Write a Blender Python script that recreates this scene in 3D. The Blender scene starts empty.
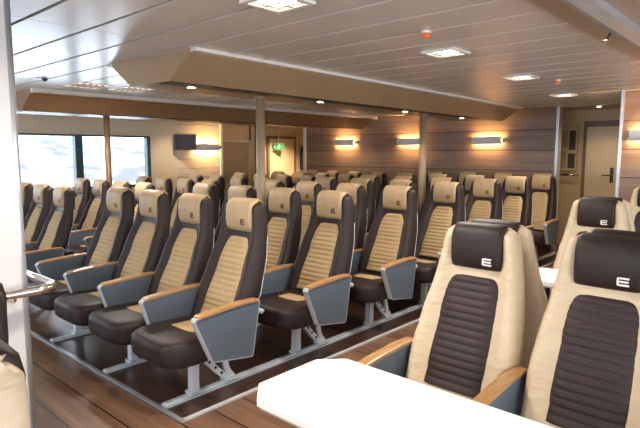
import bpy, bmesh, math, random
from mathutils import Vector, Matrix
random.seed(7)
SC = bpy.context.scene
COL = SC.collection
PI = math.pi

# ------------------------------------------------------------------ materials
def mat(name, color, rough=0.5, metal=0.0, spec=0.5, coat=0.0):
    m = bpy.data.materials.new(name); m.use_nodes = True
    b = m.node_tree.nodes['Principled BSDF']
    b.inputs['Base Color'].default_value = (*color, 1)
    b.inputs['Roughness'].default_value = rough
    b.inputs['Metallic'].default_value = metal
    b.inputs['Specular IOR Level'].default_value = spec
    b.inputs['Coat Weight'].default_value = coat
    return m

def emis(name, color, strength):
    m = bpy.data.materials.new(name); m.use_nodes = True
    b = m.node_tree.nodes['Principled BSDF']
    b.inputs['Base Color'].default_value = (.8, .8, .8, 1)
    b.inputs['Emission Color'].default_value = (*color, 1)
    b.inputs['Emission Strength'].default_value = strength
    return m

def noisy(m, scale, amount, stretch=(1, 1, 1), bump=0.0, bump_scale=None, dist=0.002, detail=4):
    """multiply the base colour by a noise and add a fine bump"""
    nt = m.node_tree; N = nt.nodes; L = nt.links
    b = N['Principled BSDF']
    tc = N.new('ShaderNodeTexCoord'); mp = N.new('ShaderNodeMapping')
    mp.inputs['Scale'].default_value = stretch
    L.new(tc.outputs['Object'], mp.inputs['Vector'])
    nz = N.new('ShaderNodeTexNoise'); nz.inputs['Scale'].default_value = scale
    nz.inputs['Detail'].default_value = detail
    L.new(mp.outputs['Vector'], nz.inputs['Vector'])
    c = b.inputs['Base Color'].default_value[:3]
    r = N.new('ShaderNodeMapRange')
    r.inputs['From Min'].default_value = .3; r.inputs['From Max'].default_value = .7
    r.inputs['To Min'].default_value = 1 - amount; r.inputs['To Max'].default_value = 1 + amount
    L.new(nz.outputs['Fac'], r.inputs['Value'])
    mx = N.new('ShaderNodeVectorMath'); mx.operation = 'SCALE'
    mx.inputs[0].default_value = c
    L.new(r.outputs['Result'], mx.inputs['Scale'])
    L.new(mx.outputs['Vector'], b.inputs['Base Color'])
    if bump:
        n2 = N.new('ShaderNodeTexNoise'); n2.inputs['Scale'].default_value = bump_scale or scale
        n2.inputs['Detail'].default_value = 3
        L.new(mp.outputs['Vector'], n2.inputs['Vector'])
        bp = N.new('ShaderNodeBump'); bp.inputs['Strength'].default_value = bump
        bp.inputs['Distance'].default_value = dist
        L.new(n2.outputs['Fac'], bp.inputs['Height']); L.new(bp.outputs['Normal'], b.inputs['Normal'])
    return m

def planks(name, colors, axis, width, phase, gap, rough, stretch, groove=(.02, .012, .008), length=None, lift=.25, bump=.3):
    """boards laid side by side along one axis; axis = index of the axis across the boards"""
    m = bpy.data.materials.new(name); m.use_nodes = True
    nt = m.node_tree; N = nt.nodes; L = nt.links
    b = N['Principled BSDF']; b.inputs['Roughness'].default_value = rough
    tc = N.new('ShaderNodeTexCoord'); sp = N.new('ShaderNodeSeparateXYZ')
    L.new(tc.outputs['Object'], sp.inputs['Vector'])
    def math_(op, a, bb):
        n = N.new('ShaderNodeMath'); n.operation = op
        for i, v in enumerate((a, bb)):
            if v is None: continue
            if isinstance(v, (int, float)): n.inputs[i].default_value = v
            else: L.new(v, n.inputs[i])
        return n.outputs[0]
    q = math_('DIVIDE', math_('SUBTRACT', sp.outputs[axis], phase), width)
    fl = math_('FLOOR', q, None); fr = math_('FRACT', q, None)
    edge = math_('LESS_THAN', fr, gap / width)
    mp = N.new('ShaderNodeMapping'); mp.inputs['Scale'].default_value = stretch
    cb = N.new('ShaderNodeCombineXYZ')
    off = math_('MULTIPLY', fl, 3.71)
    addv = N.new('ShaderNodeVectorMath'); addv.operation = 'ADD'
    for i in range(3): L.new(off, cb.inputs[i])
    L.new(tc.outputs['Object'], addv.inputs[0]); L.new(cb.outputs[0], addv.inputs[1])
    L.new(addv.outputs[0], mp.inputs['Vector'])
    nz = N.new('ShaderNodeTexNoise'); nz.inputs['Scale'].default_value = 3; nz.inputs['Detail'].default_value = 6
    nz.inputs['Distortion'].default_value = .4
    L.new(mp.outputs['Vector'], nz.inputs['Vector'])
    wn = N.new('ShaderNodeTexWhiteNoise'); wn.noise_dimensions = '1D'
    L.new(fl, wn.inputs['W'])
    f = math_('ADD', math_('MULTIPLY', nz.outputs['Fac'], 1.0), math_('MULTIPLY', math_('SUBTRACT', wn.outputs['Value'], .5), lift))
    cr = N.new('ShaderNodeValToRGB')
    cr.color_ramp.elements[0].position = .28; cr.color_ramp.elements[0].color = (*colors[0], 1)
    cr.color_ramp.elements[1].position = .72; cr.color_ramp.elements[1].color = (*colors[1], 1)
    L.new(f, cr.inputs['Fac'])
    mx = N.new('ShaderNodeMix'); mx.data_type = 'RGBA'
    L.new(edge, mx.inputs[0]); L.new(cr.outputs['Color'], mx.inputs[6]); mx.inputs[7].default_value = (*groove, 1)
    L.new(mx.outputs[2], b.inputs['Base Color'])
    bp = N.new('ShaderNodeBump'); bp.inputs['Strength'].default_value = bump; bp.inputs['Distance'].default_value = .003
    h = math_('SUBTRACT', math_('MULTIPLY', nz.outputs['Fac'], .3), edge)
    L.new(h, bp.inputs['Height']); L.new(bp.outputs['Normal'], b.inputs['Normal'])
    return m

M = {}
M['leather_brown'] = noisy(mat('dark_brown_leather', (.0215, .0125, .0115), .5, spec=.3), 14, .12, bump=.25, bump_scale=22, dist=.004)
M['leather_cream'] = noisy(mat('cream_leather', (.54, .425, .285), .48), 8, .05, (1, 1, 2.2), bump=.8, bump_scale=15, dist=.012)
M['fabric_tan'] = noisy(mat('tan_ribbed_fabric', (.40, .275, .135), .75), 90, .10)
M['leather_tan'] = noisy(mat('tan_leather', (.41, .285, .155), .5), 14, .06, bump=.2, bump_scale=20, dist=.003)
M['fabric_brown'] = noisy(mat('dark_brown_ribbed_leather', (.030, .0185, .019), .55, spec=.3), 60, .12)
M['laminate_grey'] = noisy(mat('blue_grey_laminate', (.088, .116, .148), .45), 40, .06)
M['rim'] = mat('light_grey_edging', (.46, .47, .49), .4)
M['arm_wood'] = noisy(mat('honey_wood', (.38, .205, .08), .32, coat=.3), 6, .22, (14, 2, 14))
M['alu'] = mat('cast_aluminium', (.62, .67, .73), .4, .25)
M['hole'] = mat('dark_recess', (.01, .01, .012), .6)
M['chrome'] = mat('polished_steel', (.75, .68, .62), .14, 1.0)
M['ink_dark'] = mat('dark_print', (.03, .02, .018), .6)
M['ink_white'] = mat('white_print', (.80, .76, .72), .5)
M['white'] = mat('white_laminate', (.86, .84, .83), .35)
M['table_edge'] = mat('table_edge_grey', (.45, .42, .40), .5)
M['pillar'] = mat('white_painted_panel', (.52, .50, .49), .35)
M['trim_metal'] = mat('brushed_metal_trim', (.52, .54, .57), .32, .6)
M['pole'] = mat('taupe_painted_pole', (.30, .215, .135), .42)
M['pole_backlit'] = mat('backlit_dark_pole', (.20, .11, .055), .35)  # backlit shade put into the colour, not a separate brown paint
M['soffit'] = noisy(mat('tan_soffit_laminate', (.36, .245, .138), .42), 3, .04, (1, 6, 6))
M['soffit_brown'] = noisy(mat('brown_soffit_laminate', (.27, .15, .075), .42), 3, .05, (1, 6, 6))
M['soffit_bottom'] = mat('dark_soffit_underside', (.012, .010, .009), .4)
M['cove'] = mat('light_cove_strip', (.72, .68, .62), .3)
M['ceiling'] = noisy(mat('glossy_ceiling_panel', (.67, .625, .59), .26, spec=.45), 2, .03)
M['ceiling_tan'] = mat('tan_ceiling_panel', (.42, .33, .25), .35)
M['black'] = mat('dark_ceiling_gap', (.03, .03, .03), .8)
M['wall_wood'] = planks('greyed_wood_wall_boards', [(.155, .102, .078), (.265, .183, .142)], 2, .325, .286, .012, .38, (.35, 1, 9), groove=(.03, .018, .012))
M['wall_wood_lit'] = planks('lamplit_wood_wall_boards', [(.52, .44, .36), (.66, .58, .48)], 2, .1625, .286, .006, .38, (1, .35, 9), groove=(.16, .12, .09))  # wood boards coloured paler: the lamp's wash is put into the colour
M['floor'] = planks('red_brown_floor_boards', [(.085, .042, .024), (.20, .107, .060)], 1, .225, .05, .012, .36, (.6, 9, 1), groove=(.02, .008, .005), lift=.4)
M['floor_dark'] = planks('dark_brown_floor_boards', [(.028, .012, .008), (.078, .034, .021)], 1, .225, .12, .006, .34, (.6, 9, 1), groove=(.008, .004, .003), lift=.4)
M['wall_beige'] = noisy(mat('beige_wall_panel', (.62, .52, .38), .4), 2, .03)
M['wall_tan'] = noisy(mat('tan_wall_panel', (.54, .40, .23), .42), 2, .04)
M['door_tan'] = noisy(mat('tan_door_laminate', (.58, .45, .27), .36), 2, .03)
M['door_brown'] = noisy(mat('brown_door_laminate', (.40, .29, .17), .4), 3, .05)
M['frame_dark'] = mat('dark_door_frame', (.075, .05, .035), .45)
M['frame_brown'] = mat('brown_door_frame', (.17, .105, .055), .45)
M['frame_teal'] = mat('dark_teal_window_frame', (.030, .075, .095), .35)
M['screen'] = mat('dark_screen', (.02, .017, .03), .45, spec=.2)
M['plastic_black'] = mat('black_plastic', (.02, .02, .022), .45)
M['plastic_white'] = mat('white_plastic', (.75, .73, .70), .4)
M['orange'] = mat('orange_cap', (.85, .14, .03), .4)
M['green'] = mat('exit_green', (.01, .19, .055), .5)
M['green'].node_tree.nodes['Principled BSDF'].inputs['Emission Color'].default_value = (.02, .35, .08, 1)
M['green'].node_tree.nodes['Principled BSDF'].inputs['Emission Strength'].default_value = .06
M['lamp_grey'] = mat('silver_grey_lamp_cover', (.66, .68, .72), .4, .1)
M['lamp_glow'] = emis('lamp_tube_glow', (1.0, .58, .20), 170)
M['light_glow'] = emis('ceiling_diffuser_glow', (1.0, .86, .70), 9)
M['light_metal'] = mat('mirror_reflector', (.85, .84, .82), .12, 1.0)
M['down_glow'] = emis('downlight_glow', (1.0, .84, .62), 14)
M['louver_glow'] = emis('louver_tube_glow', (1.0, .95, .90), 2.2)
M['coat'] = mat('dark_cloth', (.02, .022, .02), .8)
M['notice'] = mat('notice_sheet', (.40, .31, .17), .6)
def glass():
    m = bpy.data.materials.new('window_glass'); m.use_nodes = True
    N = m.node_tree.nodes; L = m.node_tree.links; N.remove(N['Principled BSDF'])
    t = N.new('ShaderNodeBsdfTransparent'); t.inputs[0].default_value = (.93, .96, .97, 1)
    g = N.new('ShaderNodeBsdfGlossy'); g.inputs['Roughness'].default_value = .02
    fz = N.new('ShaderNodeFresnel'); fz.inputs['IOR'].default_value = 1.3
    x = N.new('ShaderNodeMixShader'); L.new(fz.outputs[0], x.inputs[0]); L.new(t.outputs[0], x.inputs[1]); L.new(g.outputs[0], x.inputs[2])
    L.new(x.outputs[0], N['Material Output'].inputs[0]); return m
M['glass'] = glass()

# ------------------------------------------------------------------ mesh helpers
class MB:
    """collects shapes; build() links them as ONE mesh object, mesh() returns the data"""
    def __init__(s): s.v = []; s.f = []; s.mi = []; s.sm = []; s.cur = 0; s.smooth = False
    def add(s, vs, fs, mi=None, smooth=None):
        o = len(s.v); s.v += [tuple(p) for p in vs]
        for f in fs:
            s.f.append([i + o for i in f]); s.mi.append(s.cur if mi is None else mi)
            s.sm.append(s.smooth if smooth is None else smooth)
        return s
    def box(s, x0, x1, y0, y1, z0, z1, mi=None):
        vs = [(x, y, z) for x in (x0, x1) for y in (y0, y1) for z in (z0, z1)]
        return s.add(vs, [(0, 1, 3, 2), (4, 6, 7, 5), (0, 4, 5, 1), (2, 3, 7, 6), (0, 2, 6, 4), (1, 5, 7, 3)], mi, False)
    def loft(s, rings, mi=None, smooth=True, cap=True, closed=True):
        n = len(rings[0]); vs = [p for r in rings for p in r]; fs = []
        for k in range(len(rings) - 1):
            for i in range(n if closed else n - 1):
                j = (i + 1) % n
                fs.append((k * n + i, k * n + j, (k + 1) * n + j, (k + 1) * n + i))
        if cap and closed:
            fs.append(tuple(range(n - 1, -1, -1))); fs.append(tuple((len(rings) - 1) * n + i for i in range(n)))
        return s.add(vs, fs, mi, smooth)
    def tube(s, path, r, n=10, mi=None, cap=True):
        rings = []
        P = [Vector(p) for p in path]
        for k, p in enumerate(P):
            d = (P[min(k + 1, len(P) - 1)] - P[max(k - 1, 0)]).normalized()
            a = d.orthogonal().normalized() if k == 0 else (a - d * a.dot(d)).normalized()
            b = d.cross(a)
            rr = r[k] if isinstance(r, (list, tuple)) else r
            rings.append([p + a * rr * math.cos(2 * PI * i / n) + b * rr * math.sin(2 * PI * i / n) for i in range(n)])
        return s.loft(rings, mi, True, cap)
    def cyl(s, c, axis, r, h, n=20, mi=None, r2=None):
        c = Vector(c); d = Vector(axis).normalized()
        return s.tube([c, c + d * h], [r, r if r2 is None else r2], n, mi)
    def prism(s, poly, axis, a0, a1, mi=None, smooth=False):
        """poly = 2d points in the two other axes, extruded along axis from a0 to a1"""
        def P(p, a):
            return {0: (a, p[0], p[1]), 1: (p[0], a, p[1]), 2: (p[0], p[1], a)}[axis]
        n = len(poly)
        vs = [P(p, a0) for p in poly] + [P(p, a1) for p in poly]
        fs = [(i, (i + 1) % n, n + (i + 1) % n, n + i) for i in range(n)]
        fs += [tuple(range(n - 1, -1, -1)), tuple(range(n, 2 * n))]
        return s.add(vs, fs, mi, smooth)
    def mesh(s, name, mats, bevel=0.0):
        me = bpy.data.meshes.new(name); me.from_pydata(s.v, [], s.f)
        for m in (mats if isinstance(mats, (list, tuple)) else [mats]): me.materials.append(m)
        me.polygons.foreach_set('material_index', s.mi); me.polygons.foreach_set('use_smooth', s.sm)
        bm = bmesh.new(); bm.from_mesh(me)
        bmesh.ops.recalc_face_normals(bm, faces=bm.faces)
        if bevel:
            es = [e for e in bm.edges if len(e.link_faces) == 2 and e.calc_face_angle(0) > .5]
            bmesh.ops.bevel(bm, geom=es, offset=bevel, segments=2, affect='EDGES', profile=.6, clamp_overlap=True)
        bm.to_mesh(me); bm.free(); me.update()
        return me
    def build(s, name, mats, parent=None, loc=(0, 0, 0), bevel=0.0, label=None):
        return link(name, s.mesh(name, mats, bevel), parent, loc, 0, label)

def link(name, me, parent=None, loc=(0, 0, 0), rotz=0, label=None):
    o = bpy.data.objects.new(name, me); COL.objects.link(o)
    o.location = loc; o.rotation_euler = (0, 0, rotz)
    if parent: o.parent = parent
    if label: o['label'] = label
    return o
def tag(o, label, cat, group=None, kind=None):
    o['label'] = label; o['category'] = cat
    if group: o['group'] = group
    if kind: o['kind'] = kind
    return o
def thing(name, label, cat, loc=(0, 0, 0), rotz=0, group=None, scale=1):
    o = bpy.data.objects.new(name, None); COL.objects.link(o)
    o.location = loc; o.rotation_euler = (0, 0, rotz); o.scale = (scale,) * 3 if not isinstance(scale, tuple) else scale
    o.empty_display_size = .1
    return tag(o, label, cat, group)
def struct(name, mb, mats, bevel=0.0, label=None):
    o = mb.build(name, mats, bevel=bevel); o['kind'] = 'structure'
    if label: o['label'] = label
    return o
def lerp(tab, z):
    if z <= tab[0][0]: return tab[0][1]
    for (a, va), (b, vb) in zip(tab, tab[1:]):
        if z <= b:
            t = (z - a) / (b - a); t = t * t * (3 - 2 * t) * .35 + t * .65
            return va + (vb - va) * t
    return tab[-1][1]

# ------------------------------------------------------------------ setting
CEIL = 2.25
YW = 8.6           # the lamp wall
XL = -8.5          # the side wall with windows
YR = 6.95          # the nearer wood wall on the right
XR = 3.6; YB = -4.2
# floors
f = MB(); f.box(XL - 2, XR + .2, YB - .2, 10.6, -.1, 0.0); struct('floor', f, M['floor'])
f = MB(); f.box(-7.95, -2.585, 1.66, YW, 0, .006); struct('trim_1', f, M['floor_dark'], label='dark plank floor under the seat rows')
f = MB(); f.box(-7.95, -2.56, 1.635, 1.66, 0, .012); struct('trim_2', f, M['trim_metal'], label='metal edge strip along the front of the dark floor')
f = MB(); f.box(-2.585, -2.56, 1.66, YW, 0, .012); struct('trim_3', f, M['rim'], label='metal edge strip along the right of the dark floor')
# seat rails on the floor
f = MB(); f.prism([(-2.835, .006), (-2.765, .006), (-2.765, .016), (-2.785, .016), (-2.785, .030), (-2.815, .030), (-2.815, .016), (-2.835, .016)], 1, 1.67, YW - .1)
struct('trim_4', f, M['alu'], label='long aluminium seat rail beside the right aisle')
n = 5
for x in (-3.57, -4.50):
    for k in range(7):
        y = 1.67 + .93 * k
        f = MB(); f.prism([(x - .03, .006), (x + .03, .006), (x + .03, .016), (x + .015, .028), (x - .015, .028), (x - .03, .016)], 1, y, y + .52)
        struct('trim_%d' % n, f, M['alu'], label='short aluminium seat rail on the dark floor'); n += 1
# ceiling panels with open joints between them
c = MB()
yb = 1.11 - .335 * 16
xs = [-8.5, -7.0, -5.5, -4.29, -3.09, -1.0]
while yb < YW + .0:
    for a, b in zip(xs, xs[1:]):
        c.box(a + .004, b - .004, yb + .012, yb + .323, CEIL, CEIL + .012, 0)
    yb += .335
c.box(XL - 2.2, XR + .2, YB - .2, 10.6, CEIL + .03, CEIL + .1, 1)
struct('ceiling', c, [M['ceiling'], M['black']])
c = MB()
c.box(-1.0, -.83, YB, YR, CEIL - .012, CEIL + .012); c.box(-.75, XR, YB, YR, CEIL - .012, CEIL + .012)
struct('trim_30', c, M['ceiling_tan'], label='plain tan ceiling strip over the cream seats')
c = MB(); c.prism([(-.84, CEIL - .012), (-.84, CEIL - .05), (-.80, CEIL - .065), (-.74, CEIL - .05), (-.74, CEIL - .012)], 1, YB, YR)
struct('trim_31', c, M['trim_metal'], label='grey ceiling rail along the tan ceiling strip')
c = MB(); c.box(-3.5, -1.6, YW, 9.4, CEIL - .008, CEIL + .01)
struct('trim_32', c, M['ceiling_tan'], label='brown ceiling in the door recess')
# soffits (dropped boxes over the seat blocks)
def soffit(cx, y0, y1, wt, wb, zt, zb, m_side, name, label, turn=0):
    s = MB()
    s.prism([(cx + wt, zt), (cx + wb, zb), (cx - wb, zb), (cx - wt, zt), (cx - wt, CEIL), (cx + wt, CEIL)], 1, y0, y1, 0)
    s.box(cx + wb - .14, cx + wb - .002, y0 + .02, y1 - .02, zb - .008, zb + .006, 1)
    for sg in (1, -1):
        s.prism([(cx + sg * (wt + .002), zt - .002), (cx + sg * (wt + .055), zt + .002), (cx + sg * (wt + .055), CEIL), (cx + sg * (wt + .002), CEIL)], 1, y0, y1, 2)
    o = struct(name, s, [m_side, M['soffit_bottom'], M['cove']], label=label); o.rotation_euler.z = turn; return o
soffit(-3.535, 2.27, YW - .15, .505, .25, CEIL - .025, 2.055, M['soffit'], 'trim_33', 'tan dropped ceiling box over the middle seats', .040)
soffit(-6.9, 2.28, YW - .02, .58, .29, 2.205, 2.03, M['soffit_brown'], 'trim_34', 'brown dropped ceiling box over the window seats')
# back wall with the lamps, right wood wall
w = MB(); w.box(-8.22, -2.87, YW, YW + .1, 0, CEIL); struct('wall_back', w, M['wall_wood'])
w = MB(); w.box(-1.60, XR, YR, YR + .1, 0, CEIL); struct('wall_right', w, M['wall_wood'])
w = MB(); w.box(-2.89, -2.85, YW - .03, YW + .12, 0, CEIL); struct('trim_35', w, M['trim_metal'], label='metal corner post where the lamp wall ends')
w = MB(); w.box(-1.63, -1.60, YR - .03, YR + .12, 0, CEIL); struct('trim_36', w, M['trim_metal'], label='metal corner post of the right wood wall')
w = MB(); w.box(-8.27, -8.20, YW - .03, YW + .02, 0, CEIL); struct('trim_37', w, M['cove'], label='pale post at the left end of the lamp wall')
# recess with the tan door at the right
w = MB(); w.box(-3.6, -1.4, 9.4, 9.5, 0, CEIL); w.box(-1.6, -1.5, YR + .1, 9.4, 0, CEIL); w.box(-3.6, -3.5, YW + .1, 9.4, 0, CEIL)
struct('wall_recess', w, M['wall_tan'])
w = MB()
w.box(-2.72, -2.68, 9.36, 9.4, 0, 2.06); w.box(-2.0, -1.96, 9.36, 9.4, 0, 2.06); w.box(-2.68, -2.0, 9.36, 9.4, 1.965, 2.06)
struct('trim_38', w, M['frame_brown'], label='dark frame around the tan door')
w = MB(); w.box(-2.675, -2.005, 9.37, 9.398, .01, 1.965)
d1 = struct('door_1', w, M['door_tan'], label='tan door in the recess at the right')
h = MB(); h.box(-2.30, -2.25, 9.36, 9.372, 1.08, 1.32); h.tube([(-2.275, 9.372, 1.20), (-2.275, 9.31, 1.20), (-2.40, 9.30, 1.20)], .011, 8)
h.build('door_handle', M['plastic_black'], d1)

# side wall with windows: built as pieces around the openings
SILL, HEAD = .98, 1.84
w = MB()
w.box(XL - .12, XL, YB, 4.95, 0, SILL); w.box(XL - .12, XL, YB, 4.95, HEAD, CEIL)
for a, b in ((YB, -1.6), (.15, .25), (1.95, 1.98), (3.715, 3.745)): w.box(XL - .12, XL, a, b, SILL, HEAD)
w.box(XL - .12, XL, 4.95, 5.50, 0, CEIL)
struct('wall_left', w, M['wall_beige'])
w = MB(); w.box(XL - .12, XL, 5.50, 6.50, 0, CEIL); struct('wall_side', w, M['wall_wood_lit'])
w = MB(); w.box(XL - .12, XL, 6.50, 7.26, 1.80, CEIL); w.box(XL - .12, XL, 7.22, 7.36, 0, CEIL); struct('trim_39', w, M['wall_tan'], label='tan panel over the side door')
w = MB(); w.box(XL - .1, XL + .02, 6.47, 6.53, 0, CEIL); struct('trim_40', w, M['cove'], label='pale post beside the side door')
w = MB(); w.box(XL - .07, XL - .03, 6.535, 7.215, 0, 1.77)
d2 = struct('door_2', w, M['door_brown'], label='brown side door beside the lit side wall')
h = MB(); h.box(XL - .03, XL - .022, 7.08, 7.12, .95, 1.1); h.tube([(XL - .03, 7.10, 1.03), (XL + .02, 7.10, 1.03), (XL + .02, 6.99, 1.03)], .01, 8); h.build('door_handle', M['trim_metal'], d2)
h = MB(); h.box(XL - .05, XL + .005, 6.53, 7.22, 1.77, 1.80); h.build('door_head', M['trim_metal'], d2)
# vestibule with exit door
for nm, bx in (('wall_vestibule', (-9.9, -9.8, 7.0, 10.5)), ('wall_vestibule_end', (-9.8, -8.12, 10.4, 10.5)), ('wall_vestibule_near', (-9.8, XL - .12, 7.2, 7.3)), ('wall_vestibule_return', (-8.22, -8.12, YW + .1, 10.4))):
    w = MB(); w.box(*bx, 0, CEIL); struct(nm, w, M['wall_tan'])
w = MB(); w.box(XL - .1, XL + .01, 7.36, 7.43, 0, CEIL); struct('trim_41', w, M['frame_brown'], label='dark post at the exit opening')
w = MB(); w.box(-9.795, -9.77, 8.93, 9.78, .01, 1.90); d3 = struct('door_3', w, M['door_tan'], label='tan exit door behind the green sign')
h = MB()
h.box(-9.795, -9.75, 8.86, 8.93, 0, 1.96); h.box(-9.795, -9.75, 9.78, 9.84, 0, 1.96); h.box(-9.795, -9.75, 8.93, 9.78, 1.90, 1.96)
h.build('door_frame', M['frame_brown'], d3)
# unseen rest of the saloon: right side wall with its own windows, rear wall
w = MB()
w.box(XR, XR + .12, YB, YR, 0, .85); w.box(XR, XR + .12, YB, YR, 1.95, CEIL)
for a, b in ((YB, -3.6), (-1.9, -1.75), (-.05, .1), (1.8, 1.95), (3.65, 3.8), (5.5, YR)): w.box(XR, XR + .12, a, b, .85, 1.95)
struct('wall_far_right', w, M['wall_beige'])
w = MB(); w.box(XL, XR, YB - .12, YB, 0, .85); w.box(XL, XR, YB - .12, YB, 1.95, CEIL)
for a, b in ((XL, -7.5), (-4.2, -4.0), (-.9, -.7), (2.6, XR)): w.box(a, b, YB - .12, YB, .85, 1.95)
struct('wall_front', w, M['wall_beige'])
# windows on the left: frame + pane each
for i, (a, b) in enumerate(((3.745, 4.95), (1.98, 3.715), (.25, 1.95), (-1.6, .15))):
    fr = MB(); t = .045
    fr.box(XL - .10, XL + .012, a - .02, a + t, SILL, HEAD); fr.box(XL - .10, XL + .012, b - t, b + .02, SILL, HEAD)
    fr.box(XL - .10, XL + .006, a + t, b - t, SILL, SILL + .04); fr.box(XL - .10, XL + .006, a + t, b - t, HEAD - .03, HEAD)
    o = struct('window_%d' % (i + 1), fr, M['frame_teal'], bevel=.004)
    p = MB(); p.box(XL - .06, XL - .052, a + t, b - t, SILL + .04, HEAD - .03); p.build('pane', M['glass'], o)
# snowy shore outside the left windows
hm = MB(); N_ = 60; vs = []; fs = []
for i in range(N_):
    for j in range(8):
        y = -60 + 240 * i / (N_ - 1); t = j / 7
        ridge = 9 + 4 * math.sin(y * .06) + 3 * math.sin(y * .17 + 1) + 1.5 * math.sin(y * .41)
        vs.append((-70 - 60 * t, y, -3 + t * ridge + random.uniform(-.35, .35)))
for i in range(N_ - 1):
    for j in range(7): fs.append((i * 8 + j, (i + 1) * 8 + j, (i + 1) * 8 + j + 1, i * 8 + j + 1))
hm.add(vs, fs, 0, True)
ms = mat('snowy_hillside', (.8, .8, .82), .9)
nt = ms.node_tree; tcx = nt.nodes.new('ShaderNodeTexCoord'); nzz = nt.nodes.new('ShaderNodeTexNoise'); nzz.inputs['Scale'].default_value = .16; nzz.inputs['Detail'].default_value = 6
crr = nt.nodes.new('ShaderNodeValToRGB'); crr.color_ramp.elements[0].position = .42; crr.color_ramp.elements[0].color = (.05, .048, .06, 1); crr.color_ramp.elements[1].position = .60; crr.color_ramp.elements[1].color = (.30, .30, .32, 1)
nt.links.new(tcx.outputs['Object'], nzz.inputs['Vector']); nt.links.new(nzz.outputs['Fac'], crr.inputs['Fac']); nt.links.new(crr.outputs['Color'], nt.nodes['Principled BSDF'].inputs['Base Color'])
struct('ground_shore', hm, ms, label='snowy hillside outside the windows')
hm = MB(); hm.box(-300, -12, -150, 250, -3.2, -3.0); struct('ground_sea', hm, mat('pale_sea_ice', (.62, .66, .70), .25), label='pale water outside the windows')

# ------------------------------------------------------------------ seats
def front_y(z): return lerp([(.40, .05), (.54, .115), (.80, .225), (.98, .305), (1.10, .332), (1.24, .340)], z)
def rear_y(z): return lerp([(.40, .17), (.65, .295), (.90, .375), (1.07, .405), (1.24, .412)], z)
def half_w(z, k=1.0): return k * lerp([(.40, .245), (.65, .255), (.80, .240), (.98, .213), (1.10, .193), (1.19, .176), (1.24, .170)], z)
RING = [(0, 0, 0), (.28, 0, 0), (.54, 0, 0), (.63, 0, -.008), (.72, 0, -.026), (.82, 0, -.034), (.90, 0, -.026), (.96, .14, -.008), (1.0, .34, 0),
        (1.0, .62, 0), (.975, .84, 0), (.89, .97, 0), (.60, 1, 0), (.30, 1, 0), (0, 1, 0)]
def backrest_mesh(m, k):
    rings = []
    zs = [.40, .41, .45, .5, .56, .62, .68, .74, .80, .86, .92, .98, 1.03, 1.08, 1.13, 1.17, 1.20, 1.215, 1.226, 1.231]
    for z in zs:
        w = half_w(z, k); fy = front_y(z); ry = rear_y(z); d = 1.0
        if z > 1.19:
            t = (z - 1.19) / .041; w *= 1 - .22 * t ** 2; s = .05 * t ** 2; fy += s; ry -= s
            d = max(0, 1 - t)
        if z < .43:
            t = (.45 - z) / .05; fy += .03 * t; ry -= .03 * t; w *= 1 - .06 * t
        half = [(tx * w, fy + (ry - fy) * fr + off * d) for tx, fr, off in RING]
        ring = half + [(-x, y) for x, y in reversed(half[1:-1])]
        rings.append([(x, y, z) for x, y in ring])
    b = MB(); b.loft(rings); return b.mesh('backrest', m)
def insert_mesh(m, wt, wb):
    z0, z1 = .47, .985; ribs = 15; nz = ribs * 6; nx = 10; vs = []; fs = []
    for j in range(nz + 1):
        z = z0 + (z1 - z0) * j / nz
        hw = wb + (wt - wb) * ((z - z0) / (z1 - z0))
        e = max(0, (z - (z1 - .09)) / .09); hw *= 1 - .42 * (1 - math.sqrt(max(0, 1 - e * e)))
        rib = abs(math.sin(PI * ribs * j / nz)) ** .55
        for i in range(nx + 1):
            s = -1 + 2 * i / nx
            edge = abs(s) ** 10; top = max(0, 1 - (z1 - z) / .012) ** 2
            y = front_y(z) - .013 - .007 * rib * (1 - edge) + .014 * max(edge, top)
            vs.append((hw * s, y, z - .006 * 0))
    for j in range(nz):
        for i in range(nx):
            a = j * (nx + 1) + i; fs.append((a, a + 1, a + nx + 2, a + nx + 1))
    b = MB(); b.add(vs, fs, 0, True); return b.mesh('back_panel', m)
PILLOW = [(.345, 1.028), (.316, 1.020), (.300, 1.030), (.290, 1.06), (.286, 1.11), (.289, 1.165), (.299, 1.205), (.320, 1.234), (.352, 1.247), (.390, 1.243), (.416, 1.222),
          (.424, 1.185), (.422, 1.13), (.412, 1.105), (.395, 1.11), (.37, 1.15), (.35, 1.12), (.345, 1.05)]
def pillow_mesh(m, hw, drop=0):
    cy, cz = .348, 1.13; rings = []
    for x, s in ((-1, .72), (-.985, .86), (-.95, .95), (-.85, .99), (-.5, 1.0), (0, 1.01), (.5, 1.0), (.85, .99), (.95, .95), (.985, .86), (1, .72)):
        ring = []
        for i, (y, z) in enumerate(PILLOW):
            if i in (12, 13, 14): z -= drop
            yy = cy + (y - cy) * (s if y < .40 else s); zz = cz + (z - cz) * (s if z > 1.1 else .5 + .5 * s)
            ring.append((x * hw, yy, zz))
        rings.append(ring)
    b = MB(); b.loft(rings); return b.mesh('headrest', m)
def emblem_mesh(m, sx, sz, cx, cz, y):
    b = MB(); t = sz * .40
    def bar(x0, x1, z0, z1): b.box(cx + x0, cx + x1, y - .002, y + .012, cz + z0, cz + z1)
    bar(-sx * .8, sx, sz - t, sz); bar(-sx * .8, sx * .9, -t / 2, t / 2); bar(-sx * .8, sx, -sz, -sz + t)
    bar(-sx, -sx + t * .9, -sz * .85, sz * .85)
    return b.mesh('emblem', m)
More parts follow.
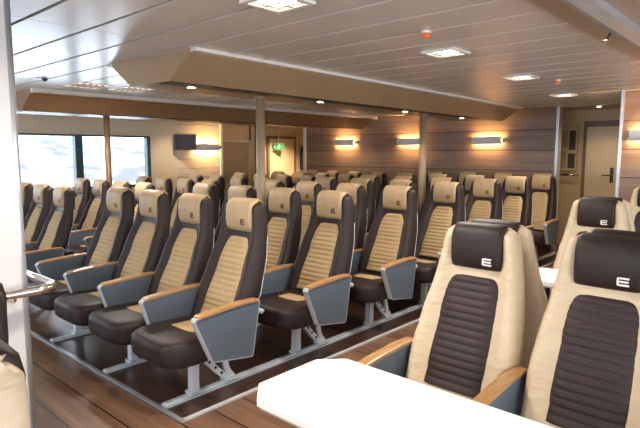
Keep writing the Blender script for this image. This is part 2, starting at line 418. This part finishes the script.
def cushion_mesh(m):
    rings = []
    for y, hw, zt, zb in ((-.432, .10, .405, .365), (-.430, .135, .422, .345), (-.420, .170, .440, .322), (-.400, .203, .452, .305), (-.365, .232, .461, .294), (-.31, .253, .464, .288), (-.23, .264, .464, .285),
                          (-.10, .266, .458, .286), (.05, .266, .452, .292), (.12, .262, .445, .305), (.14, .25, .435, .32)):
        ring = []; n = 32
        for i in range(n):
            a = 2 * PI * i / n; ca, sa = math.cos(a), math.sin(a)
            x = hw * math.copysign(abs(ca) ** .30, ca); z = (zt + zb) / 2 + (zt - zb) / 2 * math.copysign(abs(sa) ** .45, sa)
            if sa > 0: z -= .006 * (1 - (x / hw) ** 2) if y > -.38 else 0
            ring.append((x, y, z))
        rings.append(ring)
    b = MB(); b.loft(rings); return b.mesh('seat_cushion', m)
def cushion_panel_mesh(m):
    vs = []; fs = []; nx, ny = 8, 8
    for j in range(ny + 1):
        y = -.19 + .17 * j / ny
        for i in range(nx + 1):
            s = -1 + 2 * i / nx; e = max(abs(s) ** 8, abs(-1 + 2 * j / ny) ** 8)
            vs.append((.135 * s, y, .4625 - .010 * e - .03 * max(0, (y + .25)) ))
    for j in range(ny):
        for i in range(nx):
            a = j * (nx + 1) + i; fs.append((a, a + 1, a + nx + 2, a + nx + 1))
    b = MB(); b.add(vs, fs, 0, True); return b.mesh('cushion_panel', m)
def arm_outline(short):
    top = [(-.285, .585), (-.272, .602), (-.18, .612), (-.06, .621), (.08, .626), (.195, .622), (.212, .612)]
    bot = [(.150, .268), (.135, .262), (-.150, .308), (-.166, .318)] if not short else [(.18, .40), (.165, .392), (-.215, .408), (-.232, .42)]
    return top + bot
def arm_mesh(short):
    P = arm_outline(short); b = MB(); t = .021
    cx = sum(p[0] for p in P) / len(P); cz = sum(p[1] for p in P) / len(P)
    b.prism(P, 0, -t, t, 1)                                  # rim body
    Q = [(cx + (y - cx) * .968, cz + (z - cz) * .962) for y, z in P]
    b.prism(Q, 0, -t - .002, t + .002, 0)
    return b.mesh('armrest', [M['laminate_grey'], M['rim']])
def arm_pad_mesh():
    b = MB(); rings = []
    for y, z, s in ((-.262, .606, .3), (-.258, .606, .8), (-.245, .610, 1), (-.18, .615, 1), (-.06, .624, 1), (.08, .629, 1), (.17, .626, 1), (.192, .625, .9), (.196, .625, .4)):
        hw = .030 * s; h = .005 * min(1, s + .1)
        rings.append([(-hw, y, z - .012), (hw, y, z - .012), (hw, y, z + h * .6), (hw * .8, y, z + h), (-hw * .8, y, z + h), (-hw, y, z + h * .6)])
    b.loft(rings, 0, False); return b.mesh('armrest_pad', M['arm_wood'])
def leg_mesh():
    b = MB()
    def bar(path, ws, hx):   # path in (y,z), plate of half thickness hx
        L_, R_ = [], []
        for k, (y, z) in enumerate(path):
            y0, z0 = path[max(k - 1, 0)]; y1, z1 = path[min(k + 1, len(path) - 1)]
            dy, dz = y1 - y0, z1 - z0; l = math.hypot(dy, dz); ny, nz = -dz / l, dy / l
            L_.append((y + ny * ws[k], z + nz * ws[k])); R_.append((y - ny * ws[k], z - nz * ws[k]))
        rings = [[(-hx, l[0], l[1]), (hx, l[0], l[1]), (hx, r[0], r[1]), (-hx, r[0], r[1])] for l, r in zip(L_, R_)]
        b.loft(rings, 0, False)
    bar([(-.115, .03), (-.115, .12), (-.112, .20), (-.10, .26), (-.065, .305), (-.01, .325), (.06, .330)], [.026, .024, .024, .026, .026, .022, .02], .027)
    bar([(-.085, .285), (-.02, .215), (.06, .125), (.13, .06), (.165, .035)], [.026, .022, .020, .019, .022], .017)
    bar([(.115, .315), (.12, .22), (.15, .10), (.19, .035)], [.022, .018, .018, .024], .012)
    b.box(-.038, .038, -.155, -.075, .028, .045); b.box(-.038, .038, .12, .225, .028, .042)
    for k in range(4):
        t = .16 + k * .20; y = -.085 + t * .235; z = .285 - t * .235 * 1.05
        b.cyl((-.0185, y, z), (1, 0, 0), .0105, .037, 10, 1)
    return b.mesh('pedestal_leg', [M['alu'], M['hole']])
def beam_mesh():
    b = MB(); b.box(-.275, .275, -.09, -.03, .28, .32); b.box(-.275, .275, .10, .15, .28, .32); b.box(-.2, -.16, -.05, .11, .295, .325); b.box(.16, .2, -.05, .11, .295, .325)
    return b.mesh('seat_frame', M['plastic_black'])
def trim_mesh(k):
    b = MB()
    b.tube([(half_w(z, k) * .985 + .002, rear_y(z) - .018, z) for z in (.58, .64, .7, .76, .82, .88, .94, 1.0)], .0025, 6)
    return b.mesh('back_trim', M['rim'])
def knob_mesh():
    b = MB(); b.cyl((.245, .25, .53), (1, 0, 0), .016, .045, 12); return b.mesh('recline_knob', M['rim'])

def seat_kit(style):
    if style == 'brown':
        shell, ins, pil, ink, k = M['leather_brown'], M['fabric_tan'], M['leather_tan'], M['ink_dark'], 1.0
        em = emblem_mesh(ink, .019, .019, .058, 1.09, .2855)
        return dict(back=backrest_mesh(shell, k), ins=insert_mesh(ins, .118, .165), pil=pillow_mesh(pil, .130), em=em, cu=cushion_mesh(shell), cp=cushion_panel_mesh(ins), tr=trim_mesh(k))
    shell, ins, pil, ink, k = M['leather_cream'], M['fabric_brown'], M['leather_brown'], M['ink_white'], 1.08
    em = emblem_mesh(ink, .023, .018, .066, 1.066, .2875)
    return dict(back=backrest_mesh(shell, k), ins=insert_mesh(ins, .146, .152), pil=pillow_mesh(pil, .134, .05), em=em, cu=cushion_mesh(shell), cp=cushion_panel_mesh(ins), tr=None)
KIT = {'brown': seat_kit('brown'), 'cream': seat_kit('cream')}
ARM, ARM_S, PAD, LEG, BEAM, KNOB = arm_mesh(False), arm_mesh(True), arm_pad_mesh(), leg_mesh(), beam_mesh(), knob_mesh()

def make_seat(style, x, y, label, group, rotz=0, scale=1.0, right='short', left=None, leg=None, half=.305, knob=False):
    k = KIT[style]
    t = thing('passenger_seat', label, 'seat', (x, y, 0), rotz, group, scale)
    bk = link('backrest', k['back'], t)
    if k['tr']: link('back_trim', k['tr'], bk)
    link('back_panel', k['ins'], t, label=('dark brown ribbed back panel' if style == 'cream' else 'tan ribbed back panel'))
    hd = link('headrest', k['pil'], t, label=('tan headrest cover' if style == 'brown' else 'dark brown headrest cover')); link('emblem', k['em'], hd)
    cu = link('seat_cushion', k['cu'], t); link('cushion_panel', k['cp'], cu)
    for kind, sx in ((right, half), (left, -half)):
        if kind:
            a = link('armrest', ARM if kind == 'end' else ARM_S, t, (sx, 0, 0)); link('armrest_pad', PAD, a, label='honey wood armrest top')
    link('seat_frame', BEAM, t)
    if leg is not None: link('pedestal_leg', LEG, t, (leg, 0, 0), label='cast aluminium pedestal leg')
    if knob: link('recline_knob', KNOB, t)
    return t

ORD = ['front', 'second', 'third', 'fourth', 'fifth', 'sixth', 'seventh']
POS = ['rightmost', 'second from right', 'second from left', 'leftmost']
SKIP_M = set(); SKIP_W = set()
for k in range(7):
    for j in range(4):
        if (k, j) in SKIP_M: continue
        x = -2.835 - .582 * j
        extra = {0: 'beside the plank aisle', 1: 'next to the aisle seat', 2: 'inside the row', 3: 'farthest from the plank aisle'}[j]
        lab = 'brown and tan seat, %s in the %s row of the middle block' % (POS[j], ORD[k])
        make_seat('brown', x, 2.0 + .93 * k, lab, 'brown and tan seats of the middle block', right='end' if j == 0 else 'short',
                  left='short' if j == 3 else None, leg={0: .035, 1: -.153, 2: None, 3: .081}[j], half=.291, knob=(j == 0))
for k in range(7):
    for j in range(4):
        if (k, j) in SKIP_W: continue
        x = -5.76 - .55 * j
        lab = 'brown and tan seat, %s in the %s row of the window block' % (POS[j], ORD[k])
        make_seat('brown', x, 2.0 + .93 * k, lab, 'brown and tan seats of the window block', scale=(.93, .968, .968), right='end' if j == 0 else 'short',
                  left='end' if j == 3 else None, leg={0: 0, 1: None, 2: None, 3: 0}[j], half=.296)
# cream seats at the tables
CX = (-1.150, -.574)
G = 'cream and brown seats at the white tables'
def cream(x, y, label, rot=0, right='short', left=None): make_seat('cream', x, y, label, G, rot, (.96, .972, .972), right, left, .0, .295)
cream(CX[0], 2.09, 'cream seat with brown headrest facing the nearest white table, left of its pair', 0, 'short', 'end')
cream(CX[1], 2.09, 'cream seat with brown headrest facing the nearest white table, at the right', 0, 'end')
cream(CX[0], 2.96, 'cream seat turned away, back to back behind the left near cream seat', PI, 'end', 'short')
cream(CX[1], 2.96, 'cream seat turned away, back to back behind the right near cream seat', PI, None, 'end')
cream(CX[0], 4.06, 'cream seat with brown headrest facing the second white table', 0, 'end', 'end')
cream(CX[0], 4.93, 'cream seat turned away, back to back behind the second table seat', PI, 'end', 'end')
cream(CX[0], 6.03, 'cream seat by the right wood wall under its lamp', 0, 'end', 'end')
cream(-1.150, -.075, 'cream seat cut off by the lower left corner of the picture, nearest the viewer', 0, None, None)
KIT['dark'] = dict(KIT['brown'], pil=pillow_mesh(M['leather_brown'], .130))
t = make_seat('dark', -1.75, .085, 'dark brown seat cut off at the left edge, before the pillar and handrail', None, 0, .972, None, None, .0)

# ------------------------------------------------------------------ tables
def table(x0, x1, y0, y1, ch, label):
    t = thing('table', label, 'table', ((x0 + x1) / 2, (y0 + y1) / 2, 0), 0, 'white saloon tables')
    a, b = (x1 - x0) / 2, (y1 - y0) / 2
    b_ = MB(); P = [(-a, -b + ch * 1.0), (-a, b - ch), (-a + ch, b), (a - ch, b), (a, b - ch), (a, -b + ch), (a - ch, -b), (-a + ch, -b)]
    b_.prism(P, 2, .712, .74); b_.build('tabletop', M['white'], t, bevel=.003)
    e = MB(); P2 = [(x * .985, y * .97) for x, y in P]; e.prism(P2, 2, .702, .712); e.build('table_edge', M['table_edge'], t)
    l = MB(); l.cyl((0, 0, .02), (0, 0, 1), .04, .69, 20); l.build('table_leg', M['alu'], t)
    l = MB(); l.cyl((0, 0, 0), (0, 0, 1), .2, .02, 28, r2=.18); l.build('table_base', M['alu'], t)
table(-1.38, -.15, 1.115, 1.585, .085, 'large white table with cut corners in the foreground')
table(-1.40, -.15, 3.42, 3.84, .07, 'white table glimpsed behind the near cream seats')
table(-1.40, -.15, 5.39, 5.81, .07, 'white table at the right edge before the wood wall')

# ------------------------------------------------------------------ pillar, handrail, poles
t = thing('pillar', 'white panelled pillar with metal edges at the left of the picture', 'pillar', (-3.0, .6, 0))
p = MB(); p.box(.0, .262, -.5, .305, 0, CEIL); p.box(-.25, .0, -.5, .295, 0, CEIL)
p.build('pillar_panel', M['pillar'], t)
p = MB(); rings = []
for z in (0, CEIL):
    ring = [(.22, .296, z), (.265, .296, z)]
    ring += [(.237 + .028 * math.cos(a), .302 + .028 * math.sin(a), z) for a in [PI / 2 * i / 6 for i in range(7)]] + [(.20, .33, z), (.20, .30, z)]
    rings.append(ring)
p.loft(rings, 0, True); p.build('corner_trim', M['trim_metal'], t, label='rounded grey metal corner trim')
p = MB(); R_ = .022; C_ = (-2.65, 1.03); z = .905
path = [(-2.65, -.6, z), (-2.65, .3, z), (-2.65, .93, z)]
path += [(-2.74 + .09 * math.cos(a), .94 + .09 * math.sin(a), z) for a in [PI / 2 * i / 8 for i in range(9)]]
path += [(-2.9, 1.03, z), (-3.3, 1.03, z)]
t = thing('handrail', 'polished steel handrail bending around the white pillar', 'handrail', (-2.65, .5, 0))
pp = MB(); pp.tube([(x + 2.65, y - .5, zz) for x, y, zz in path], R_, 14); pp.build('rail', M['chrome'], t)
pp = MB(); pp.tube([(0, .335, .905), (0, .335, .875), (-.02, .335, .862), (-.09, .335, .86)], .007, 8); pp.build('bracket', M['chrome'], t)
pp = MB(); pp.tube([(0, -.95, 0), (0, -.95, .9)], .02, 12); pp.cyl((0, -.95, 0), (0, 0, 1), .05, .012, 16); pp.build('post', M['chrome'], t)

def pole(x, y, zt, r, m, label):
    t = thing('support_pole', label, 'pole', (x, y, 0))
    p = MB(); p.cyl((0, 0, .006), (0, 0, 1), r, zt - .006, 24); p.build('shaft', m, t)
    p = MB(); p.cyl((0, 0, zt - .02), (0, 0, 1), r * 1.35, .02, 24); p.build('collar', m, t)
pole(-3.715, 3.29, 2.066, .041, M['pole'], 'taupe pole under the tan ceiling box, left of centre')
pole(-3.715, 6.085, 2.066, .047, M['pole'], 'taupe pole under the tan ceiling box, before the lamp wall')
pole(-6.86, 3.39, 2.041, .040, M['pole_backlit'], 'backlit pole, coloured darker, in front of the bright windows')

# ------------------------------------------------------------------ ceiling lights
def ceiling_light(x, y, label):
    t = thing('ceiling_light', label, 'ceiling light', (x, y, CEIL), 0, 'square ceiling lights along the aisle')
    s = .10
    p = MB()
    for a, b, c, d in ((-s - .025, s + .025, -s - .025, -s), (-s - .025, s + .025, s, s + .025), (-s - .025, -s, -s, s), (s, s + .025, -s, s)): p.box(a, b, c, d, -.016, -.001)
    p.build('light_frame', M['cove'], t)
    p = MB(); p.box(-s * .62, s * .62, -s * .62, s * .62, -.007, -.003); p.build('diffuser', M['light_glow'], t)
    p = MB(); p.box(-s, s, -s, s, -.003, -.001); p.build('reflector', M['light_metal'], t)
    p = MB(); p.box(-.007, .007, -s, s, -.014, -.004); p.box(-s, s, -.007, .007, -.014, -.004); p.build('reflector_blades', M['light_metal'], t)
    L_ = bpy.data.lights.new('ceiling_light_lamp', 'AREA'); L_.shape = 'SQUARE'; L_.size = .19; L_.energy = LAMP; L_.color = (1, .91, .80); L_.spread = math.radians(160)
    o = bpy.data.objects.new('ceiling_light_lamp', L_); COL.objects.link(o); o.location = (0, 0, -.022); o.parent = t
LAMP = 13
for x, y, lb in ((-1.87, 1.77, 'square ceiling light at the top edge of the picture'), (-1.92, 3.42, 'square ceiling light second from the viewer, beside the nearer orange detector'), (-2.02, 5.0, 'square ceiling light third from the viewer'), (-2.24, 6.85, 'small square ceiling light nearest the door recess')):
    ceiling_light(x, y, lb)
for y in (.23, -1.4, -3.0): ceiling_light(-1.90, y, 'added unseen square ceiling light of the aisle behind the viewer')  # unseen lights added behind the viewer to raise the ambient level
for y in (-1.4, .23, 1.83, 3.43, 5.03): ceiling_light(1.6, y, 'added unseen square ceiling light over the right side of the saloon')  # more unseen lights, added on the right to brighten the room
def louver(x, y, label):
    t = thing('louver_light', label, 'ceiling light', (x, y, CEIL), 0, 'louvred lights over the left aisle')
    p = MB(); s = .16
    for a, b, c, d in ((-s - .02, s + .02, -s - .02, -s), (-s - .02, s + .02, s, s + .02), (-s - .02, -s, -s, s), (s, s + .02, -s, s)): p.box(a, b, c, d, -.008, -.001)
    p.build('light_frame', M['cove'], t)
    p = MB()
    for i in range(4):
        q = -s + (i + 1) * 2 * s / 5; p.box(q - .006, q + .006, -s, s, -.012, -.003); p.box(-s, s, q - .006, q + .006, -.012, -.003)
    p.build('louver_grid', M['frame_brown'], t)
    p = MB(); p.box(-s, s, -s, s, -.003, -.001); p.build('diffuser', M['louver_glow'], t)
    L_ = bpy.data.lights.new('louver_lamp', 'AREA'); L_.shape = 'SQUARE'; L_.size = .3; L_.energy = 12; L_.color = (1, .90, .78)
    o = bpy.data.objects.new('louver_lamp', L_); COL.objects.link(o); o.location = (0, 0, -.04); o.parent = t
louver(-5.60, 2.58, 'louvred ceiling light nearer the white pillar')
louver(-5.56, 3.05, 'louvred ceiling light touching the tan ceiling box end')
def downlight(x, y, z, label, grp, power=10):
    t = thing('downlight', label, 'downlight', (x, y, z), 0, grp)
    p = MB(); p.tube([(0, 0, -.008), (0, 0, .002)], [.036, .044], 18); p.build('bezel', M['cove'], t)
    p = MB(); p.cyl((0, 0, -.0095), (0, 0, 1), .028, .002, 18); p.build('bulb', M['down_glow'], t)
    L_ = bpy.data.lights.new('downlight_lamp', 'SPOT'); L_.energy = power; L_.color = (1, .80, .56); L_.spot_size = math.radians(130); L_.spot_blend = .8; L_.shadow_soft_size = .03
    o = bpy.data.objects.new('downlight_lamp', L_); COL.objects.link(o); o.location = (0, 0, -.03); o.parent = t
for i, y in enumerate((2.42, 3.95, 5.55, 7.1)):
    downlight(-3.50 - .040 * (y - 2), y, 2.052, 'small downlight under the tan ceiling box, %s from its front end' % ('first', 'second', 'third', 'fourth')[i], 'downlights under the tan ceiling box')
for i, y in enumerate((3.0, 4.55, 5.9, 6.5, 7.1, 8.0)):
    downlight(-6.72, y, 2.032, 'small downlight under the brown ceiling box, %s from its front end' % ('first', 'second', 'third', 'fourth', 'fifth', 'sixth')[i], 'downlights under the brown ceiling box')
downlight(-9.0, 9.0, CEIL, 'added unseen downlight in the ceiling of the exit vestibule', 'added recess downlights', 170)  # unseen lamp added to brighten the vestibule
downlight(-2.35, 8.75, CEIL - .008, 'added unseen downlight in the ceiling of the door recess', 'added recess downlights', 12)  # unseen lamp added to give the door recess warm light
downlight(-7.9, 5.4, CEIL, 'added unseen downlight near the television', 'added recess downlights', 25)  # unseen lamp added as local light for the side wall
def detector(x, y, label):
    t = thing('smoke_detector', label, 'detector', (x, y, CEIL), 0, 'orange detectors on the ceiling')
    p = MB(); p.tube([(0, 0, 0.002), (0, 0, -.012)], [.030, .027], 18); p.build('detector_base', M['plastic_white'], t)
    p = MB(); p.tube([(0, 0, -.012), (0, 0, -.03), (0, 0, -.04)], [.024, .023, .014], 16); p.build('detector_cap', M['orange'], t)
detector(-1.69, 2.78, 'orange capped ceiling detector nearer the viewer')
detector(-1.84, 5.45, 'orange capped ceiling detector farther from the viewer')
t = thing('ceiling_speaker', 'small dark ceiling sensor on a pale plate, upper left', 'sensor', (-5.37, 2.05, CEIL))
p = MB(); p.box(-.12, .02, -.06, .06, -.006, .002); p.build('plate', M['plastic_white'], t)
p = MB(); p.tube([(0, .02, -.006), (0, .02, -.03)], [.028, .016], 14); p.build('sensor', M['plastic_black'], t)
t = thing('spotlight', 'tiny dark spotlight hanging from the grey ceiling rail', 'spotlight', (-.85, 3.30, CEIL - .05))
p = MB(); p.tube([(0, 0, 0), (-.015, -.005, -.03)], .008, 8); p.build('stem', M['plastic_black'], t)
p = MB(); p.tube([(-.015, .006, -.022), (-.028, -.015, -.042)], [.010, .013], 12); p.build('lamp_head', M['chrome'], t)

# ------------------------------------------------------------------ wall lamps
def wall_lamp(loc, rotz, label):
    """long half-round cover on a wall; local -Y points into the room"""
    t = thing('wall_lamp', label, 'wall lamp', loc, rotz, 'grey half round wall lamps')
    hl, h = .265, .062
    p = MB(); n = 8
    prof = [(-.055 - .035 * math.cos(a), h * math.sin(a)) for a in [-PI / 2 + PI * i / n for i in range(n + 1)]]
    prof2 = [(y + .006, z * .94) for y, z in reversed(prof)]
    p.prism(prof + prof2, 0, -hl, hl); p.build('lamp_cover', M['lamp_grey'], t)
    p = MB()
    p.prism([(-.002, -.03), (-.002, .03), (-.06, .045), (-.06, -.045)], 0, -hl - .006, -hl + .006); p.build('end_bracket', M['frame_dark'], t)
    p = MB(); p.prism([(-.002, -.03), (-.002, .03), (-.06, .045), (-.06, -.045)], 0, hl - .006, hl + .006)
    p.box(hl, hl + .075, -.045, -.002, -.02, .02)
    p.build('end_bracket', M['frame_dark'], t)
    p = MB(); p.cyl((-hl + .02, -.045, 0), (1, 0, 0), .016, 2 * hl - .04, 12); p.build('lamp_tube', M['lamp_glow'], t)
for x, lb in ((-3.99, 'grey wall lamp on the wood wall, rightmost of the three lamps'), (-5.50, 'grey wall lamp on the wood wall, partly behind a taupe pole'), (-7.07, 'grey wall lamp on the wood wall, leftmost of its three lamps')):
    wall_lamp((x, YW, 1.76), 0, lb)
wall_lamp((-1.25, YR, 1.75), 0, 'grey wall lamp on the right wood wall at the picture edge')
wall_lamp((XL, 6.13, 1.66), PI / 2, 'glowing wall lamp on the lit side wall beside the screen')

# ------------------------------------------------------------------ screen, exit sign, small things on walls
t = thing('television', 'small black television mounted on the side wall near the windows', 'television', (XL, 5.67, 1.745), math.radians(62))
p = MB(); p.box(-.19, .19, -.19, -.11, -.145, .145); p.build('television_case', M['plastic_black'], t, bevel=.006)
p = MB(); p.box(-.172, .172, -.193, -.189, -.125, .125); p.build('screen', M['screen'], t)
p = MB(); p.box(-.04, .04, -.135, .04, -.03, .03); p.build('wall_bracket', M['plastic_black'], t)
t = thing('exit_sign', 'green exit sign with white running figure on the vestibule wall', 'sign', (-9.66, 9.14, 1.70), math.radians(60))
p = MB(); p.box(-.13, .13, -.012, .012, -.085, .085); p.build('sign_panel', M['green'], t, bevel=.003)
p = MB()
def stroke(a, b, w, m_=p):
    a, b = Vector(a), Vector(b); d = (b - a).normalized(); nn = Vector((-d.y, d.x)) * w
    m_.add([(q.x, -.0135, q.y) for q in (a + nn, b + nn, b - nn, a - nn)] + [(q.x, -.011, q.y) for q in (a + nn, b + nn, b - nn, a - nn)],
           [(0, 1, 2, 3), (7, 6, 5, 4), (0, 4, 5, 1), (1, 5, 6, 2), (2, 6, 7, 3), (3, 7, 4, 0)])
for a, b, w in (((.005, .03), (-.01, -.01), .011), ((-.01, -.01), (.015, -.035), .008), ((.015, -.035), (.008, -.065), .007), ((-.01, -.01), (-.03, -.035), .008), ((-.03, -.035), (-.055, -.037), .007),
                ((.003, .025), (.03, .008), .006), ((.03, .008), (.045, .02), .005), ((0, .025), (-.03, .018), .006), ((-.03, .018), (-.04, -.004), .005)): stroke(a, b, w)
q_ = MB()
for a, b, w in (((-.12, 0), (-.075, 0), .008), ((-.12, 0), (-.095, .022), .007), ((-.12, 0), (-.095, -.022), .007)): stroke(a, b, w, q_)
q_.build('arrow', M['ink_white'], t)
p.cyl((.010, -.0135, .046), (0, 1, 0), .014, .003, 14); p.build('running_figure', M['ink_white'], t)
p = MB(); p.cyl((0, 0, .085), (0, 0, 1), .008, CEIL - 1.70 - .085, 8); p.build('hanger', M['trim_metal'], t)
t = thing('coat', 'dark coat hanging in the exit vestibule', 'coat', (-9.80, 10.06, 1.45), PI / 2)
p = MB(); rings = []
for z, w, d in ((.28, .03, .02), (.24, .05, .04), (.18, .085, .06), (.05, .095, .07), (-.15, .10, .08), (-.32, .095, .075), (-.34, .08, .06)):
    rings.append([(w * math.cos(a) + .008 * math.sin(5 * a + z * 6), -.095 + d * math.sin(a), z) for a in [2 * PI * i / 16 for i in range(16)]])
p.loft(rings); p.build('coat_body', M['coat'], t)
p = MB(); p.tube([(0, -.085, .27), (0, -.06, .31), (0, .012, .31)], .006, 8); p.build('coat_hook', M['trim_metal'], t)
# recess at the right: wall board with framed notices, grab rail
t = thing('notice_board', 'tall framed notice panel beside the tan door', 'notice board', (-2.98, 9.4, 1.62))
p = MB(); p.box(-.17, .17, -.02, -.001, -.36, .36); p.build('board', M['door_tan'], t)
p = MB()
for a, b, c, d in ((-.18, -.16, -.37, .37), (.16, .18, -.37, .37), (-.16, .16, .35, .37), (-.16, .16, -.37, -.35)): p.box(a, b, -.03, -.001, c, d)
p.build('board_frame', M['door_brown'], t)
for (a, b, c, d) in ((-.13, .02, .02, .30), (.04, .14, -.02, .30), (-.13, 0, -.32, -.04), (.03, .14, -.32, -.08)):
    p = MB(); p.box(a, b, -.024, -.02, c, d); p.build('notice', M['frame_dark'] if b > .03 and c < 0 else M['notice'], t)
t = thing('grab_rail', 'short steel grab rail below the notice panel', 'grab rail', (-2.95, 9.4, 1.19))
p = MB(); p.tube([(-.2, -.07, 0), (.2, -.07, 0)], .017, 12); p.build('rail', M['chrome'], t)
p = MB()
for x in (-.17, .17): p.tube([(x, 0, -.02), (x, -.07, 0)], .012, 8)
p.build('rail_bracket', M['chrome'], t)

# ------------------------------------------------------------------ daylight, camera
wd = bpy.data.worlds.new('sky'); SC.world = wd; wd.use_nodes = True
bg = wd.node_tree.nodes['Background']; bg.inputs['Color'].default_value = (.82, .90, 1.0, 1); bg.inputs['Strength'].default_value = 5.5
def portal(loc, rot, sx, sy):
    L_ = bpy.data.lights.new('window_portal', 'AREA'); L_.shape = 'RECTANGLE'; L_.size = sx; L_.size_y = sy; L_.cycles.is_portal = True
    o = bpy.data.objects.new('window_portal', L_); COL.objects.link(o); o.location = loc; o.rotation_euler = rot
portal((XL - .15, 1.7, 1.41), (0, -PI / 2, 0), .86, 6.6)
portal((XR + .15, .9, 1.4), (0, PI / 2, 0), 1.1, 9.2)
portal((-2.5, YB - .15, 1.4), (PI / 2, 0, 0), 10.2, 1.1)
cam = bpy.data.cameras.new('camera'); co = bpy.data.objects.new('camera', cam); COL.objects.link(co)
cam.sensor_fit = 'HORIZONTAL'; cam.sensor_width = 36; cam.lens = 535 / 640 * 36; cam.clip_start = .02; cam.clip_end = 1000
pitch = math.atan(61 / 535); yaw = math.radians(42.2)
co.location = (0, 0, 1.55); co.rotation_euler = (PI / 2 - pitch, 0, yaw)
SC.camera = co
vs_ = SC.view_settings
vs_.view_transform = 'Standard'; vs_.look = 'None'; vs_.gamma = 1; vs_.use_curve_mapping = False; vs_.exposure = 1.02
